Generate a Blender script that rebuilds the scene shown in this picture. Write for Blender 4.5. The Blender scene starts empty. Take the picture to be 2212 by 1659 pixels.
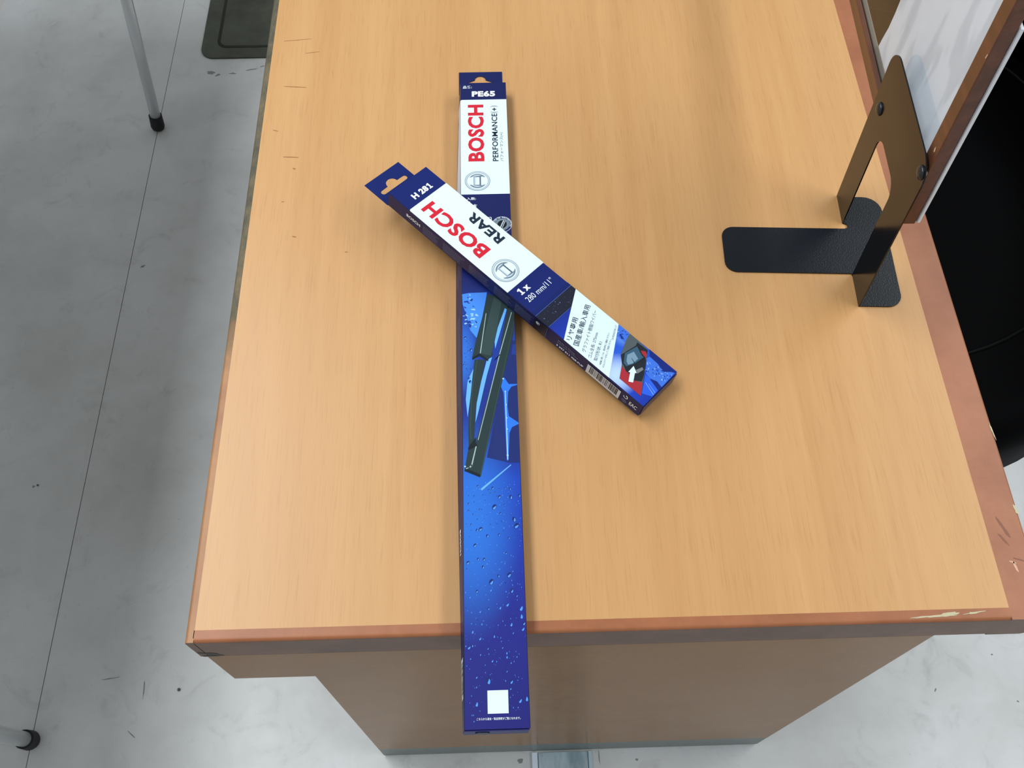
import bpy, bmesh, math, random
from mathutils import Vector, Matrix
from mathutils.geometry import tessellate_polygon

scene = bpy.context.scene
C = scene.collection
DZ = 0.70                                   # height of the desk top above the floor

# ------------------------------------------------------------------ camera, world, lights, exposure
cam_d = bpy.data.cameras.new('camera')
cam = bpy.data.objects.new('camera', cam_d)
C.objects.link(cam)
cam.location = (0.245725, -0.195177, 0.752559 + DZ)
cam.rotation_euler = (0.503552, -0.00482, -0.029391)
cam_d.sensor_width = 36.0
cam_d.lens = 2013.0 / 2212.0 * 36.0
cam_d.clip_start = 0.01
scene.camera = cam

world = bpy.data.worlds.new('room_light')
scene.world = world
world.use_nodes = True
bg = world.node_tree.nodes['Background']
bg.inputs[0].default_value = (0.90, 0.96, 1.0, 1)
bg.inputs[1].default_value = 0.47

def tube_light(name, x, y0, y1, power, z=2.55, w=0.28):
    d = bpy.data.lights.new(name, 'AREA')
    d.shape = 'RECTANGLE'
    d.size = w
    d.size_y = y1 - y0
    d.energy = power
    d.color = (0.93, 0.985, 1.0)
    o = bpy.data.objects.new(name, d)
    o.location = (x, (y0 + y1) / 2, z)
    C.objects.link(o)
tube_light('ceiling_light_left_row', -0.66, -0.30, 1.65, 40, w=0.55)
tube_light('ceiling_light_right_row', 2.20, -1.00, 2.20, 58, w=0.60)

scene.view_settings.view_transform = 'Standard'
scene.view_settings.look = 'None'
scene.view_settings.gamma = 1.0
scene.view_settings.use_curve_mapping = False
scene.view_settings.exposure = -0.10

# ------------------------------------------------------------------ helpers
def lin(c):
    r = []
    for v in c:
        v = v / 255.0
        r.append(v / 12.92 if v <= 0.04045 else ((v + 0.055) / 1.055) ** 2.4)
    return (r[0], r[1], r[2], 1.0)

MATS = {}
def mat(name, rgb, rough=0.5, spec=0.5, metal=0.0, coat=0.0):
    if name in MATS:
        return MATS[name]
    m = bpy.data.materials.new(name)
    m.use_nodes = True
    b = m.node_tree.nodes['Principled BSDF']
    b.inputs['Base Color'].default_value = lin(rgb)
    b.inputs['Roughness'].default_value = rough
    b.inputs['Specular IOR Level'].default_value = spec
    b.inputs['Metallic'].default_value = metal
    b.inputs['Coat Weight'].default_value = coat
    b.inputs['Coat Roughness'].default_value = 0.1
    MATS[name] = m
    return m

class NT:
    """tiny node-tree helper"""
    def __init__(self, m):
        self.t = m.node_tree
        self.b = self.t.nodes['Principled BSDF']
    def n(self, typ, **kw):
        nd = self.t.nodes.new(typ)
        for k, v in kw.items():
            setattr(nd, k, v)
        return nd
    def l(self, a, b):
        self.t.links.new(a, b)
    def coord(self, scale=(1, 1, 1), loc=(0, 0, 0), rot=(0, 0, 0)):
        tc = self.n('ShaderNodeTexCoord')
        mp = self.n('ShaderNodeMapping')
        mp.inputs['Scale'].default_value = scale
        mp.inputs['Location'].default_value = loc
        mp.inputs['Rotation'].default_value = rot
        self.l(tc.outputs['Object'], mp.inputs['Vector'])
        return mp.outputs['Vector']
    def noise(self, vec, scale=1.0, detail=3.0, rough=0.55, dist=0.0):
        nd = self.n('ShaderNodeTexNoise')
        nd.inputs['Scale'].default_value = scale
        nd.inputs['Detail'].default_value = detail
        nd.inputs['Roughness'].default_value = rough
        nd.inputs['Distortion'].default_value = dist
        self.l(vec, nd.inputs['Vector'])
        return nd.outputs['Fac']
    def ramp(self, fac, stops, interp='LINEAR'):
        nd = self.n('ShaderNodeValToRGB')
        nd.color_ramp.interpolation = interp
        e = nd.color_ramp.elements
        while len(e) < len(stops):
            e.new(0.5)
        for i, (p, c) in enumerate(stops):
            e[i].position = p
            e[i].color = lin(c) if len(c) == 3 else c
        self.l(fac, nd.inputs['Fac'])
        return nd.outputs['Color']
    def mix(self, fac, a, b, mode='MIX'):
        nd = self.n('ShaderNodeMix', data_type='RGBA', blend_type=mode)
        for sock, v in ((nd.inputs[0], fac), (nd.inputs[6], a), (nd.inputs[7], b)):
            if hasattr(v, 'links'):
                self.l(v, sock)
            else:
                sock.default_value = v
        return nd.outputs[2]
    def math(self, op, a, b=0.0, clamp=False):
        nd = self.n('ShaderNodeMath', operation=op, use_clamp=clamp)
        for sock, v in ((nd.inputs[0], a), (nd.inputs[1], b)):
            if hasattr(v, 'links'):
                self.l(v, sock)
            else:
                sock.default_value = v
        return nd.outputs[0]
    def sep(self, vec):
        nd = self.n('ShaderNodeSeparateXYZ')
        self.l(vec, nd.inputs[0])
        return nd.outputs
    def bump(self, h, strength, dist):
        nd = self.n('ShaderNodeBump')
        nd.inputs['Strength'].default_value = strength
        nd.inputs['Distance'].default_value = dist
        self.l(h, nd.inputs['Height'])
        self.l(nd.outputs['Normal'], self.b.inputs['Normal'])
    def color(self, s):
        self.l(s, self.b.inputs['Base Color'])
    def rough(self, s):
        self.l(s, self.b.inputs['Roughness'])

def mesh_obj(name, verts, faces, material=None, parent=None, smooth=False):
    me = bpy.data.meshes.new(name)
    me.from_pydata([tuple(v) for v in verts], [], faces)
    me.validate()
    me.update()
    if smooth:
        for p in me.polygons:
            p.use_smooth = True
    o = bpy.data.objects.new(name, me)
    C.objects.link(o)
    if material:
        for m in (material if isinstance(material, (list, tuple)) else [material]):
            me.materials.append(m)
    if parent:
        o.parent = parent
    return o

def bm_obj(name, bm, material=None, parent=None, smooth=False):
    bmesh.ops.recalc_face_normals(bm, faces=bm.faces)
    me = bpy.data.meshes.new(name)
    bm.to_mesh(me)
    bm.free()
    if smooth:
        for p in me.polygons:
            p.use_smooth = True
    o = bpy.data.objects.new(name, me)
    C.objects.link(o)
    if material:
        me.materials.append(material)
    if parent:
        o.parent = parent
    return o

def box(name, lo, hi, material=None, parent=None, bevel=0.0, seg=2):
    bm = bmesh.new()
    bmesh.ops.create_cube(bm, size=1.0)
    for v in bm.verts:
        v.co = Vector([lo[i] + (v.co[i] + 0.5) * (hi[i] - lo[i]) for i in range(3)])
    if bevel:
        bmesh.ops.bevel(bm, geom=list(bm.edges), offset=bevel, segments=seg, profile=0.5, affect='EDGES')
    return bm_obj(name, bm, material, parent)

def empty(name, loc=(0, 0, 0), rotz=0.0):
    o = bpy.data.objects.new(name, None)
    o.empty_display_size = 0.05
    o.location = loc
    o.rotation_euler = (0, 0, rotz)
    C.objects.link(o)
    return o

def tag(o, label=None, cat=None, group=None, kind=None):
    if label: o['label'] = label
    if cat: o['category'] = cat
    if group: o['group'] = group
    if kind: o['kind'] = kind
    return o

def rrect(x0, x1, y0, y1, r, n=8):
    """rounded rectangle, r = radius or four radii (ll, lr, ur, ul)"""
    if not isinstance(r, (list, tuple)):
        r = [r] * 4
    pts = []
    for (cx, cy, a0, rr) in ((x0, y0, 180, r[0]), (x1, y0, 270, r[1]), (x1, y1, 0, r[2]), (x0, y1, 90, r[3])):
        if rr <= 0:
            pts.append((cx, cy)); continue
        mx = cx + rr if cx == x0 else cx - rr
        my = cy + rr if cy == y0 else cy - rr
        for i in range(n + 1):
            a = math.radians(a0 + 90 * i / n)
            pts.append((mx + rr * math.cos(a), my + rr * math.sin(a)))
    return pts

def flat(name, polys, fr, material, parent, lift=0.0, k=0.001):
    """flat print: polys = list of (points[, matindex]); points in mm of the face frame"""
    V, F, MI = [], [], []
    for pl in polys:
        pts, mi = pl if (isinstance(pl, tuple) and len(pl) == 2 and isinstance(pl[1], int)) else (pl, 0)
        b = len(V)
        V += [fr(p[0] * k, p[1] * k, lift + mi * 4e-5) for p in pts]
        for t in tessellate_polygon([[Vector((p[0], p[1], 0)) for p in pts]]):
            F.append(tuple(b + i for i in t)); MI.append(mi)
    o = mesh_obj(name, V, F, material, parent)
    for p, mi in zip(o.data.polygons, MI):
        p.material_index = mi
    return o

def plate(name, outer, holes, c0, c1, fr, material, parent, smooth=False):
    """solid plate with holes; fr maps (a, b, c) to xyz; c0..c1 is its thickness"""
    loops = [outer] + list(holes)
    flatp = [p for lp in loops for p in lp]
    n = len(flatp)
    tri = tessellate_polygon([[Vector((p[0], p[1], 0)) for p in lp] for lp in loops])
    V = [fr(p[0], p[1], c1) for p in flatp] + [fr(p[0], p[1], c0) for p in flatp]
    F = [tuple(t) for t in tri] + [tuple(n + i for i in reversed(t)) for t in tri]
    s = 0
    for lp in loops:
        m = len(lp)
        for i in range(m):
            j = (i + 1) % m
            F.append((s + i, s + j, n + s + j, n + s + i))
        s += m
    bm = bmesh.new()
    vs = [bm.verts.new(v) for v in V]
    for f in F:
        try:
            bm.faces.new([vs[i] for i in f])
        except ValueError:
            pass
    return bm_obj(name, bm, material, parent, smooth)

def tube(bm, p0, p1, r0, r1=None, n=20, cap=True):
    r1 = r0 if r1 is None else r1
    p0, p1 = Vector(p0), Vector(p1)
    d = (p1 - p0).normalized()
    a = d.orthogonal().normalized()
    b = d.cross(a)
    A, B = [], []
    for i in range(n):
        t = 2 * math.pi * i / n
        e = a * math.cos(t) + b * math.sin(t)
        A.append(bm.verts.new(p0 + e * r0)); B.append(bm.verts.new(p1 + e * r1))
    for i in range(n):
        j = (i + 1) % n
        bm.faces.new((A[i], A[j], B[j], B[i]))
    if cap:
        bm.faces.new(list(reversed(A))); bm.faces.new(B)

_glyphs = {}
def glyphs(s, bold):
    key = (s, bold)
    if key in _glyphs:
        return _glyphs[key]
    cu = bpy.data.curves.new('t', 'FONT')
    cu.body = s
    cu.offset = bold
    cu.resolution_u = 3
    cu.space_character = 1.0 + max(0.0, bold) * 1.6
    o = bpy.data.objects.new('t', cu)
    C.objects.link(o)
    dg = bpy.context.evaluated_depsgraph_get()
    dg.update()
    ev = o.evaluated_get(dg)
    me = ev.to_mesh()
    V = [(v.co.x, v.co.y) for v in me.vertices]
    F = [tuple(p.vertices) for p in me.polygons]
    ev.to_mesh_clear()
    bpy.data.objects.remove(o)
    bpy.data.curves.remove(cu)
    x0, x1 = min(v[0] for v in V), max(v[0] for v in V)
    y0, y1 = min(v[1] for v in V), max(v[1] for v in V)
    _glyphs[key] = (V, F, x0, x1, y0, y1)
    return _glyphs[key]

def lettering(name, s, fr, a, b, width, height, material, parent, bold=0.0, ang=0.0, lift=0.0002, k=0.001):
    """printed text: lower-left corner (a, b) mm in the face frame, fitted to width x height mm, turned by ang degrees"""
    V, F, x0, x1, y0, y1 = glyphs(s, bold)
    sx = width / (x1 - x0)
    sy = height / (y1 - y0) if height else sx
    ca, sa = math.cos(math.radians(ang)), math.sin(math.radians(ang))
    W = []
    for (x, y) in V:
        tx, ty = (x - x0) * sx, (y - y0) * sy
        W.append(fr((a + tx * ca - ty * sa) * k, (b + tx * sa + ty * ca) * k, lift))
    return mesh_obj(name, W, F, material, parent)

def ell(cx, cy, rx, ry, ang=0, n=14, a0=0, a1=360):
    ca, sa = math.cos(math.radians(ang)), math.sin(math.radians(ang))
    pts = []
    full = abs(a1 - a0) >= 360
    for i in range(n if full else n + 1):
        t = math.radians(a0 + (a1 - a0) * i / n)
        x, y = rx * math.cos(t), ry * math.sin(t)
        pts.append((cx + x * ca - y * sa, cy + x * sa + y * ca))
    return pts

def ring_polys(cx, cy, r0, r1, a0=0, a1=360, n=48):
    out = []
    for i in range(n):
        t0 = math.radians(a0 + (a1 - a0) * i / n); t1 = math.radians(a0 + (a1 - a0) * (i + 1) / n)
        out.append([(cx + r1 * math.cos(t0), cy + r1 * math.sin(t0)), (cx + r1 * math.cos(t1), cy + r1 * math.sin(t1)),
                    (cx + r0 * math.cos(t1), cy + r0 * math.sin(t1)), (cx + r0 * math.cos(t0), cy + r0 * math.sin(t0))])
    return out

# ------------------------------------------------------------------ materials
def make_veneer(name, la, lb, rough=0.40):
    m = mat(name, la, rough, 0.45)
    t = NT(m)
    broad = t.noise(t.coord((9, 0.9, 9)), 1.0, 4, 0.6, 0.6)
    streak = t.noise(t.coord((70, 2.2, 70)), 1.0, 4, 0.6, 0.2)
    pore = t.noise(t.coord((620, 22, 620)), 1.0, 2, 0.6)
    c = t.ramp(t.math('ADD', t.math('MULTIPLY', broad, 0.55), t.math('MULTIPLY', streak, 0.45)), [(0.36, lb), (0.62, la)])
    c = t.mix(t.math('MULTIPLY', t.math('SUBTRACT', 0.46, pore, True), 1.1), c, lin((150, 100, 60)))
    t.color(c)
    t.rough(t.math('ADD', t.math('MULTIPLY', streak, 0.16), rough - 0.08))
    t.bump(pore, 0.06, 0.0006)
    return m
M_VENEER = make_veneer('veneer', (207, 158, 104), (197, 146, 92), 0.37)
M_PANEL = make_veneer('panel_veneer_shaded', (152, 112, 68), (142, 102, 60), 0.22)  # same veneer as the top, its shade put into a darker colour
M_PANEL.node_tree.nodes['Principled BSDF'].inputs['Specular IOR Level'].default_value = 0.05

def make_band(name, rgb, dark, worn=False):
    m = mat(name, rgb, 0.42, 0.45)
    t = NT(m)
    n1 = t.noise(t.coord((14, 14, 14)), 1.0, 5, 0.65)
    c = t.ramp(n1, [(0.34, dark), (0.64, rgb)])
    if worn:
        n2 = t.noise(t.coord((45, 22, 45)), 1.0, 5, 0.7)
        bare = t.ramp(n2, [(0.32, (62, 60, 48)), (0.52, (96, 88, 68)), (0.66, (122, 104, 74)), (0.8, (140, 132, 112))])
        y = t.sep(t.coord())[1]
        edge = t.math('ADD', t.math('MULTIPLY', t.math('SUBTRACT', y, 0.245), 18.0), t.math('MULTIPLY', t.math('SUBTRACT', n2, 0.5), 2.2), True)
        c = t.mix(edge, c, bare)
        t.rough(t.math('ADD', t.math('MULTIPLY', edge, 0.25), 0.42))
    t.color(c)
    t.bump(n1, 0.25, 0.002)
    return m
M_BAND = make_band('edge_band', (170, 106, 68), (150, 90, 56))
M_BAND_R = make_band('edge_band_right', (168, 106, 72), (152, 92, 60))
M_BAND_W = make_band('edge_band_worn', (176, 124, 76), (150, 98, 58), True)
M_CHIP = mat('bare_chip', (196, 186, 152), 0.7, 0.3)
M_SCRATCH = mat('scratch_brown', (150, 104, 58), 0.6, 0.3)
M_KICK = mat('kick_plate_grey', (112, 120, 118), 0.4, 0.4)
M_CORE = mat('chipboard', (150, 120, 90), 0.7, 0.3)
M_GLIDE = mat('white_glide', (235, 240, 240), 0.4, 0.5)

m = mat('vinyl_floor', (206, 208, 210), 0.34, 0.45)
t = NT(m)
n1 = t.noise(t.coord((3.2, 3.2, 1)), 1.0, 6, 0.62)
n2 = t.noise(t.coord((14, 14, 1)), 1.0, 6, 0.7, 1.2)
n3 = t.noise(t.coord((160, 160, 1)), 1.0, 2, 0.5)
c = t.ramp(n1, [(0.33, (191, 191, 189)), (0.62, (213, 214, 214))])
c = t.mix(t.ramp(n2, [(0.56, (0, 0, 0, 1)), (0.74, (0.34, 0.34, 0.34, 1))]), c, lin((150, 150, 150)))
c = t.mix(t.ramp(n3, [(0.70, (0, 0, 0, 1)), (0.80, (0.3, 0.3, 0.3, 1))]), c, lin((140, 142, 142)))
t.color(c)
t.rough(t.math('ADD', t.math('MULTIPLY', n2, 0.25), 0.22))
M_FLOOR = m
M_SUB = mat('subfloor_dirt', (136, 136, 132), 0.8, 0.2)
M_SCUFF = mat('scuff', (138, 140, 138), 0.7, 0.2)

# ------------------------------------------------------------------ the setting: vinyl floor in two sheets
floor = box('floor', (-6, -5, -0.03), (6, 7, -0.0007), M_SUB)
tag(floor, 'pale grey vinyl floor with one long seam and scuff marks', 'floor', kind='structure')
SEAM = -0.4455
box('vinyl_sheet', (-6, -5, -0.0006), (SEAM - 0.0007, 7, 0.0), M_FLOOR, floor)
box('vinyl_sheet', (SEAM + 0.0007, -5, -0.0006), (6, 7, 0.0), M_FLOOR, floor)
F0 = lambda a, b, c: (a, b, c)
random.seed(5)
def blob(cx, cy, rx, ry, ang=0, n=12, jit=0.35):
    ca, sa = math.cos(math.radians(ang)), math.sin(math.radians(ang))
    pts = []
    for i in range(n):
        t_ = 2 * math.pi * i / n
        k_ = 1 + random.uniform(-jit, jit)
        x, y = rx * k_ * math.cos(t_), ry * k_ * math.sin(t_)
        pts.append((cx + x * ca - y * sa, cy + x * sa + y * ca))
    return pts
sc = []
for (x, y, rx, ry, a) in ((-356, 1395, 9, 4, -10), (-340, 1388, 6, 3, 20), (-308, 1392, 7, 2, 0), (-270, 1402, 14, 1.6, 12), (-246, 1412, 6, 1.5, 20),
                          (-348, 112, 14, 0.7, 8), (-293, 96, 0.8, 13, 4), (-300, 30, 9, 0.8, -40), (-530, 430, 2.2, 2, 0), (-420, 880, 5, 2, 30),
                          (440, -25, 2, 1.5, 0), (1020, 40, 1.6, 1.2, 0), (900, 60, 3, 0.9, 60), (1000, 110, 1.5, 1, 10), (1060, 150, 2, 3, 30),
                          (270, -22, 4, 3, 0), (385, -20, 0.8, 9, 3)):
    sc.append(blob(x, y, rx, ry, a))
tag(flat('scuff_marks', sc, F0, M_SCUFF, floor, 0.0002), kind='stuff')

# dark mat lying on the floor behind the desk
m = mat('dark_mat', (74, 78, 66), 0.55, 0.35)
t = NT(m)
nn = t.noise(t.coord((9, 9, 1)), 1.0, 5, 0.65)
t.color(t.ramp(nn, [(0.35, (56, 58, 46)), (0.65, (78, 82, 70))]))
mt = plate('floor_mat', rrect(-0.385, 0.45, 1.437, 2.25, 0.03), [], 0.0003, 0.0035, F0, m, None)
tag(mt, 'dark olive floor mat with rounded corner behind the desk', 'mat')
rim = [(-0.352, 1.475, 0.0045)]
plate('dirt_line', rrect(-0.352, 0.42, 1.468, 2.22, 0.022), [rrect(-0.346, 0.414, 1.474, 2.214, 0.018)], 0.0036, 0.0042, F0, mat('mat_dirt', (44, 46, 38), 0.7, 0.2), mt)

# flat cable cover on the floor in front of the end panel
m_cov = mat('cover_plastic', (150, 170, 180), 0.22, 0.5)
t = NT(m_cov)
nn = t.noise(t.coord((40, 12, 40)), 1.0, 4, 0.6)
t.color(t.ramp(nn, [(0.4, (136, 156, 166)), (0.65, (178, 196, 204))]))
cov = empty('cable_cover', (0, -0.0115, 0))
tag(cov, 'flat bluish plastic cable cover running up to the desk panel', 'cable cover')
def strip(name, prof, y0, y1, material, parent):
    n = len(prof)
    V = [(x, y0, z) for x, z in prof] + [(x, y1, z) for x, z in prof]
    F = [(i, (i + 1) % n, n + (i + 1) % n, n + i) for i in range(n)] + [tuple(range(n))[::-1], tuple(range(n, 2 * n))]
    bm = bmesh.new(); vs = [bm.verts.new(v) for v in V]
    for f in F: bm.faces.new([vs[i] for i in f])
    return bm_obj(name, bm, material, parent)
prof = [(0.2965, 0.0002)] + [(0.2965 + 0.0715 * i / 10, 0.003 + 0.005 * math.sin(math.pi * i / 10)) for i in range(11)] + [(0.368, 0.0002)]
strip('cover_lid', prof, -1.2, -0.001, m_cov, cov)
strip('flange', [(0.2870, 0.0002), (0.2870, 0.0045), (0.2950, 0.0050), (0.2950, 0.0002)], -1.2, 0.0, mat('flange_white', (222, 236, 250), 0.25, 0.5), cov)
strip('flange', [(0.3692, 0.0002), (0.3692, 0.0040), (0.3745, 0.0030), (0.3745, 0.0002)], -1.2, 0.0, mat('flange_clear', (176, 198, 206), 0.25, 0.5), cov)

# ------------------------------------------------------------------ desk
W, TL, TR, TF, TH, LEN = 0.6611, 0.0071, 0.0324, 0.0099, 0.0493, 1.40
desk = empty('desk', (0, 0, 0))
tag(desk, 'worn wooden office desk with pale veneer top and brown edging', 'desk')
top = box('desk_top', (0, 0, DZ - TH + 0.001), (W, LEN, DZ), M_VENEER, desk)
scr = []
for (x0, y0, x1, y1, w_) in ((18.3, 605.4, 43.3, 603, .45), (26.5, 501.2, 42.8, 500.1, .5), (12, 677.8, 43.2, 680.9, .3), (38, 657.5, 53.7, 659.3, .3),
                             (12, 540, 18, 538, .4), (30, 440, 33, 440, .4), (45, 395, 49, 394, .6), (38, 485, 41, 484, .7), (99, 374, 102, 374, .4), (70, 630, 72, 618, .3)):
    scr.append([(x0, y0 - w_), ((x0 + x1) / 2, (y0 + y1) / 2 - w_ * 1.2), (x1, y1 - w_ * .6), (x1, y1 + w_ * .6), ((x0 + x1) / 2, (y0 + y1) / 2 + w_), (x0, y0 + w_ * .4)])
tag(flat('scratches', scr, F0, M_SCRATCH, top, DZ + 0.00015), kind='stuff')

def band(name, a0, a1, wid, side, material, r_top=0.0035):
    """solid edging strip with a rounded upper arris; side gives the face it is glued to"""
    pr = [(0, -TH), (0, 0)]
    for i in range(6):
        a = math.radians(90 - 90 * i / 5)
        pr.append((wid - r_top + r_top * math.cos(a), -r_top + r_top * math.sin(a)))
    pr += [(wid, -TH + 0.003), (wid - 0.003, -TH)]
    bm = bmesh.new()
    rows = []
    for s in (a0, a1):
        row = []
        for (o_, z) in pr:
            z += DZ
            if side == 'front': p = (s, -o_, z)
            elif side == 'back': p = (s, LEN + o_, z)
            elif side == 'left': p = (-o_, s, z)
            else: p = (W + o_, s, z)
            row.append(bm.verts.new(p))
        rows.append(row)
    n = len(pr)
    for i in range(n):
        j = (i + 1) % n
        bm.faces.new((rows[0][i], rows[0][j], rows[1][j], rows[1][i]))
    bm.faces.new(rows[0]); bm.faces.new(rows[1][::-1])
    o_ = bm_obj(name, bm, material, desk)
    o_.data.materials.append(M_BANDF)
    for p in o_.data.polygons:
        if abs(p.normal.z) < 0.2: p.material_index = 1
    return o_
M_BANDF = make_band('edge_band_face_shaded', (134, 104, 88), (112, 88, 76))  # same edging on upright faces: shade, floor bounce and dirt in the colour
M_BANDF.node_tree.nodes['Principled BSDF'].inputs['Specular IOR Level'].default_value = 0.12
bf = band('edge_band', -0.0006, W + 0.0, TF, 'front', M_BAND)
band('edge_band', -TL, W + TR, TF, 'back', M_BAND)
bl = band('edge_band', -TF, LEN, TL, 'left', M_BAND_W, 0.0028)
br = band('edge_band', -TF, LEN, TR, 'right', M_BAND_R)
# chips and dents in the edging
chips = [blob(600, -5.2, 20, 1.1, 3, 22, 0.5), blob(612, -4.0, 7, 1.6, 8, 14, 0.4), blob(630, -3.6, 8, 0.7, 6, 14, .5)]
for ci, cb in enumerate(chips):
    flat('chip', [cb], F0, M_CHIP, bf, DZ + 0.00015 + ci * 0.00006)
flat('chip', [blob(691.6, 84, 1.4, 4.2, 10, 14, .4)], F0, M_CHIP, br, DZ + 0.00015)
flat('chip', [blob(691.9, 160, 0.7, 8, 5, 14, .4)], F0, M_CHIP, br, DZ + 0.00015)
flat('chip', [blob(676.5, 34, 1.2, 4.5, 12, 10, .3), blob(675, 38, 3, 0.8, -20, 10, .3)], F0, mat('dent_pale', (214, 170, 140), .6, .4), br, DZ + 0.00015)
flat('dent', [blob(676, 68, 1.5, 9, 20, 12, .3), blob(673, 58, 1, 6, 30, 12, .3), blob(681, 40, 5, .7, -20, 10, .3)], F0, mat('dent_dark', (132, 84, 62), .5, .4), br, DZ + 0.00012)
FRONT = lambda a, b, c: (a, -TF - c, b)
flat('worn_corner', [blob(4, 661, 9, 3.2, -30, 16, .35), blob(2, 654.5, 8, 2, -10, 14, .35)], FRONT, mat('worn_grey', (64, 68, 66), .6, .3), bf, 0.0002)['kind'] = 'stuff'
# near end panel: wide at the top, cut away on the knee side
PF = -TF + 0.0006
FY = lambda a, b, c: (a, c, b)
out = [(0.0721, 0.0685), (0.6169, 0.0685), (0.6169, DZ - TH), (-0.0028, DZ - TH), (-0.0028, DZ - 0.1411), (0.0721, DZ - 0.1411)]
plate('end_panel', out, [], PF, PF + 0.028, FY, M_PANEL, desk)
box('kick_plate', (0.0721, PF + 0.0002, 0.004), (0.6169, PF + 0.028, 0.0684), M_KICK, desk)
for x in (0.0954, 0.59):
    bm = bmesh.new(); tube(bm, (x, PF + 0.012, 0.0002), (x, PF + 0.012, 0.004), 0.0115, 0.009, 16)
    bm_obj('glide', bm, M_GLIDE, desk)
out2 = [(a, b) for a, b in out]
plate('end_panel', out2, [], LEN - 0.03, LEN - 0.002, FY, M_PANEL, desk)
box('kick_plate', (0.0721, LEN - 0.03, 0.0), (0.6169, LEN - 0.003, 0.0684), M_KICK, desk)
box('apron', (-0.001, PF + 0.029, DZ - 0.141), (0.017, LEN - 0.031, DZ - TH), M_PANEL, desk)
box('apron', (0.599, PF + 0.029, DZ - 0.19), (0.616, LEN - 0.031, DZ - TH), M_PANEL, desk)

# ------------------------------------------------------------------ cartons
M_WHITE = mat('print_white', (224, 243, 252), 0.42, 0.22)
M_WLET = mat('print_white_letters', (236, 243, 250), 0.35, 0.4)
M_RED = mat('print_red', (208, 34, 52), 0.42, 0.22)
M_INK = mat('print_dark_ink', (24, 38, 56), 0.35, 0.4)
M_NAVY = mat('print_navy', (18, 27, 84), 0.42, 0.22)
M_STEEL = mat('print_steel', (112, 130, 146), 0.42, 0.22)
M_STEEL_D = mat('print_steel_dark', (66, 84, 104), 0.42, 0.22)
M_STEEL_L = mat('print_steel_light', (196, 208, 216), 0.42, 0.22)
M_DROP_D = mat('print_drop_dark', (20, 38, 104), 0.42, 0.22)
M_DROP_L = mat('print_drop_light', (84, 152, 240), 0.42, 0.22)
M_DROP_M = mat('print_drop_mid', (44, 92, 196), 0.42, 0.22)
M_SKY = mat('print_light_blue', (104, 174, 250), 0.42, 0.22)
M_BLUE = mat('print_bright_blue', (44, 118, 236), 0.42, 0.22)
M_WIP = mat('print_wiper', (36, 54, 56), 0.42, 0.22)
M_WIP_L = mat('print_wiper_light', (50, 70, 70), 0.42, 0.22)
M_WIP_H = mat('print_wiper_highlight', (160, 182, 176), 0.42, 0.22)
M_WIP_D = mat('print_wiper_dark', (16, 26, 32), 0.42, 0.22)
M_SIDE = mat('print_side', (26, 30, 74), 0.42, 0.22)
M_FINE = mat('print_fine_grey', (116, 122, 152), 0.4, 0.4)
M_BARW = mat('print_label_white', (206, 212, 222), 0.4, 0.4)
M_BLACK = mat('print_black', (16, 18, 24), 0.36, 0.4)

def carton_mat(name, stops, length, glow=None):
    m = mat(name, (24, 36, 100), 0.40, 0.25)
    t = NT(m)
    s = t.sep(t.coord())
    v = t.math('DIVIDE', s[1], -length)
    c = t.ramp(v, stops)
    if glow:
        for (gu, gv, ru, rv, col, amt) in glow:
            du = t.math('DIVIDE', t.math('SUBTRACT', s[0], gu), ru)
            dv = t.math('DIVIDE', t.math('SUBTRACT', s[1], gv), rv)
            d2 = t.math('ADD', t.math('MULTIPLY', du, du), t.math('MULTIPLY', dv, dv))
            f = t.math('MULTIPLY', t.math('POWER', t.math('SUBTRACT', 1.0, d2, True), 1.4), amt, True)
            c = t.mix(f, c, lin(col))
    # only the upper face carries the picture; sides are plain navy
    nrm = t.n('ShaderNodeTexCoord')
    nz = t.sep(nrm.outputs['Normal'])[2]
    up = t.math('GREATER_THAN', nz, 0.75)
    c = t.mix(up, lin((30, 32, 78)), c)
    t.color(c)
    return m

def carton_body(name, w, L, h, shear, material, parent, nseg=14):
    """folded board carton; cross-section leans by shear(v) at its bottom"""
    e = 0.0006
    bm = bmesh.new()
    rows = []
    for i in range(nseg + 1):
        v = -L * i / nseg
        s = shear(-v / L)
        prof = [(-s + e, 0.0), (w - s - e, 0.0), (w - s, e), (w - e * .2, h - e), (w - e, h), (e, h), (e * .2, h - e), (-s, e)]
        rows.append([bm.verts.new((u, v, z)) for u, z in prof])
    n = 8
    for i in range(nseg):
        for j in range(n):
            k = (j + 1) % n
            bm.faces.new((rows[i][j], rows[i][k], rows[i + 1][k], rows[i + 1][j]))
    bm.faces.new(rows[0]); bm.faces.new(rows[-1][::-1])
    return bm_obj(name, bm, material, parent)

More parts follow.
